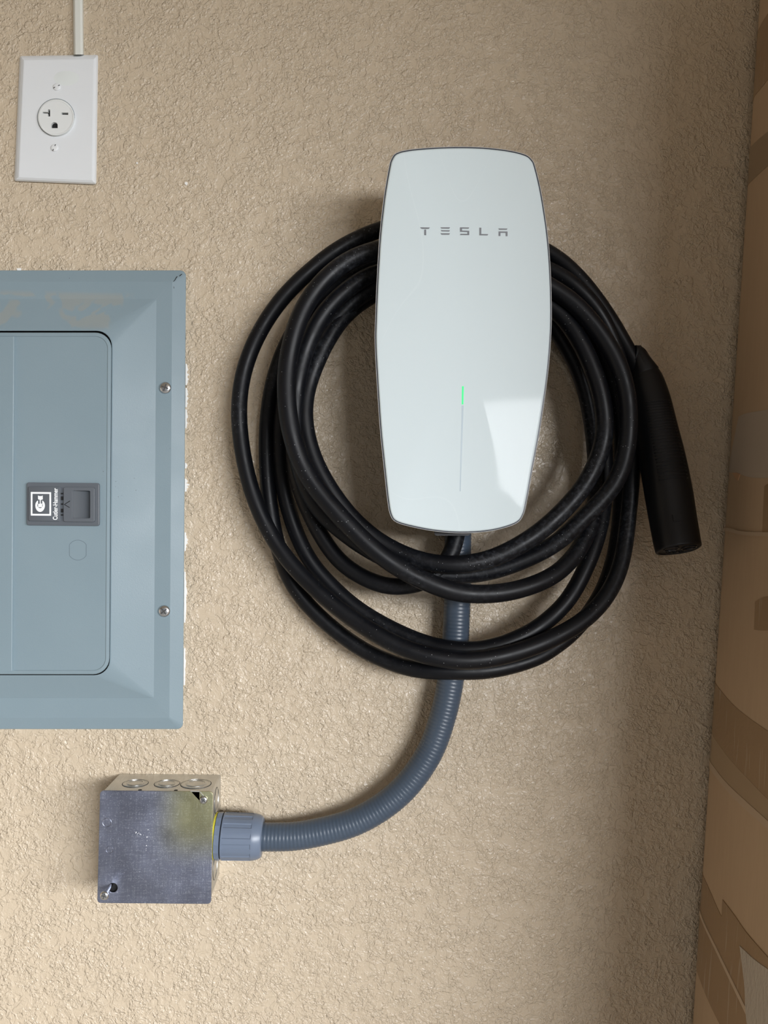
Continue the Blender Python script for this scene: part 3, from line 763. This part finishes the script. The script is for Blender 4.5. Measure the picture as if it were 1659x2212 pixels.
# ------------------------------------------------------------------ cardboard carton at the right
T0 = P(1632, 0, 0.004); B0 = P(1487, 2212, 0.004)
mslope = (T0.x-B0.x)/(T0.z-B0.z); x_floor = B0.x-mslope*B0.z
CD, CWD, CH, RAD = 0.42, 0.50, 2.02, 0.012
def card_x(z): return x_floor+mslope*z
carton = thing('cardboard_carton', 'tall brown cardboard carton patched with tape, standing against the wall at the right', 'carton', Vector((x_floor+CWD/2, -CD/2, 0)))
bm = bmesh.new(); loops = []
NZ = 60
for j in range(NZ+1):
    z = 0.001+CH*j/NZ; L = []
    for cx_, cy_, a0 in ((RAD, -0.004-RAD, 90), (RAD, -CD+RAD, 180), (CWD-RAD, -CD+RAD, 270), (CWD-RAD, -0.004-RAD, 0)):
        for k in range(7):
            a = math.radians(a0+90*k/6); L.append(Vector((card_x(z)+cx_+RAD*math.cos(a), cy_+RAD*math.sin(a), z)))
    loops.append(L)
loft(bm, loops)
autosmooth(from_bm('shell', bm, M['card'], carton), 50)
def on_card(px, py, off=0.0):
    r = ray(px, py); t = (x_floor+mslope*CAM.z-CAM.x)/(r.x-mslope*r.z)
    p = CAM+r*t; d_ = min(-p.y-0.004, CD); p.y = min(p.y, -0.0045); xo = 0
    if d_ < RAD: d_ = max(d_, 0.0); xo = RAD-math.sqrt(max(RAD**2-(RAD-d_)**2, 0))
    p.x = card_x(p.z)+xo-off; return p
def card_strip(name, upper, lower, mt, off=0.0005, nseg=40, nv=8, lab=None):
    U = resample_n(upper, nseg); Lw = resample_n(lower, nseg)
    bm = bmesh.new(); g = []
    for i in range(nseg):
        g.append([bm.verts.new(on_card(U[i][0]+(Lw[i][0]-U[i][0])*k/nv, U[i][1]+(Lw[i][1]-U[i][1])*k/nv, off)) for k in range(nv+1)])
    for i in range(nseg-1):
        for k in range(nv): bm.faces.new((g[i][k], g[i+1][k], g[i+1][k+1], g[i][k+1]))
    r = bmesh.ops.extrude_face_region(bm, geom=bm.faces[:])
    for e in r['geom']:
        if isinstance(e, bmesh.types.BMVert): e.co.x += off*1.6
    o = from_bm(name, bm, mt, carton)
    if lab: o['label'] = lab
    return autosmooth(o, 40)
def resample_n(p, n_):
    v_ = catmull([Vector((x, y, 0)) for x, y in p], 10) if len(p) > 2 else [Vector((*q, 0)) for q in p]
    Ls = [0]
    for a, b in zip(v_, v_[1:]): Ls.append(Ls[-1]+(b-a).length)
    out = []
    for k in range(n_):
        s = Ls[-1]*k/(n_-1); j = 0
        while j < len(Ls)-2 and Ls[j+1] < s: j += 1
        t = (s-Ls[j])/max(Ls[j+1]-Ls[j], 1e-9); q = v_[j].lerp(v_[j+1], t); out.append((q.x, q.y))
    return out
card_strip('tape', [(1529, 1448), (1545, 1475), (1580, 1518), (1620, 1552), (1690, 1600)], [(1521, 1552), (1537, 1583), (1570, 1630), (1610, 1675), (1690, 1758)], M['tape'])
card_strip('tape', [(1521, 1553), (1537, 1584), (1570, 1631), (1610, 1676), (1690, 1759)], [(1519, 1620), (1533, 1650), (1566, 1695), (1600, 1730), (1690, 1812)], mat('thin_tape', (0.36, 0.255, 0.155), 0.35), 0.0003, lab='paler layer of tape')
card_strip('crease', [(1521, 1622), (1540, 1652), (1570, 1690), (1610, 1728), (1690, 1800)], [(1519, 1634), (1538, 1665), (1568, 1704), (1606, 1743), (1690, 1818)], M['crease'], 0.0008, nv=2)
card_strip('tape', [(1503, 1858), (1530, 1915), (1562, 1985), (1610, 2062), (1700, 2180)], [(1488, 2045), (1505, 2095), (1530, 2160), (1570, 2240), (1640, 2360)], M['tape'], 0.0005)
card_strip('tape', [(1562, 1943), (1590, 1980), (1620, 2022), (1700, 2112)], [(1560, 1990), (1584, 2030), (1612, 2064), (1700, 2185)], M['tape'], 0.0009)
card_strip('crease', [(1501, 1925), (1520, 1985), (1556, 2060), (1600, 2150), (1640, 2230)], [(1500, 1931), (1518, 1990), (1553, 2065), (1596, 2155), (1634, 2235)], M['crease'], 0.0011, nv=2)
card_strip('clear_film', [(1601, 2043), (1630, 2070), (1660, 2092), (1720, 2130)], [(1612, 2130), (1617, 2212), (1640, 2290), (1720, 2380)], M['cleartape'], 0.0016, lab='crinkled clear film')
card_strip('torn_patch', [(1596, 900), (1612, 893), (1640, 888), (1690, 880)], [(1572, 1020), (1590, 1022), (1630, 1032), (1690, 1030)], M['torn'], 0.0004, lab='greyish torn patch')
card_strip('torn_flake', [(1584, 1022), (1592, 1021), (1600, 1024)], [(1590, 1033), (1595, 1038), (1598, 1030)], mat('torn_fibre', (0.50, 0.30, 0.17), 0.9), 0.0009, 8, 3)
card_strip('flap_seam', [(1551, 1137), (1580, 1141), (1610, 1148), (1690, 1150)], [(1551, 1145), (1580, 1149), (1610, 1156), (1690, 1160)], M['crease'], 0.0014, nv=4)
card_strip('tape', [(1652, 1050), (1670, 1040), (1700, 1030)], [(1648, 1150), (1670, 1152), (1700, 1150)], M['tape'], 0.0007, 10)
card_strip('tape', [(1628, 90), (1640, 62), (1659, 30), (1700, -20)], [(1612, 245), (1625, 215), (1659, 172), (1700, 110)], M['tape'], 0.0005)
card_strip('tape', [(1610, 330), (1640, 300), (1690, 260)], [(1602, 415), (1625, 390), (1690, 330)], mat('worn_tape', (0.30, 0.215, 0.135), 0.4), 0.0004, lab='worn strip of tape')
card_strip('tape', [(1632, 1300), (1650, 1290), (1700, 1280)], [(1630, 1360), (1650, 1362), (1700, 1360)], M['tape'], 0.0006, 10)
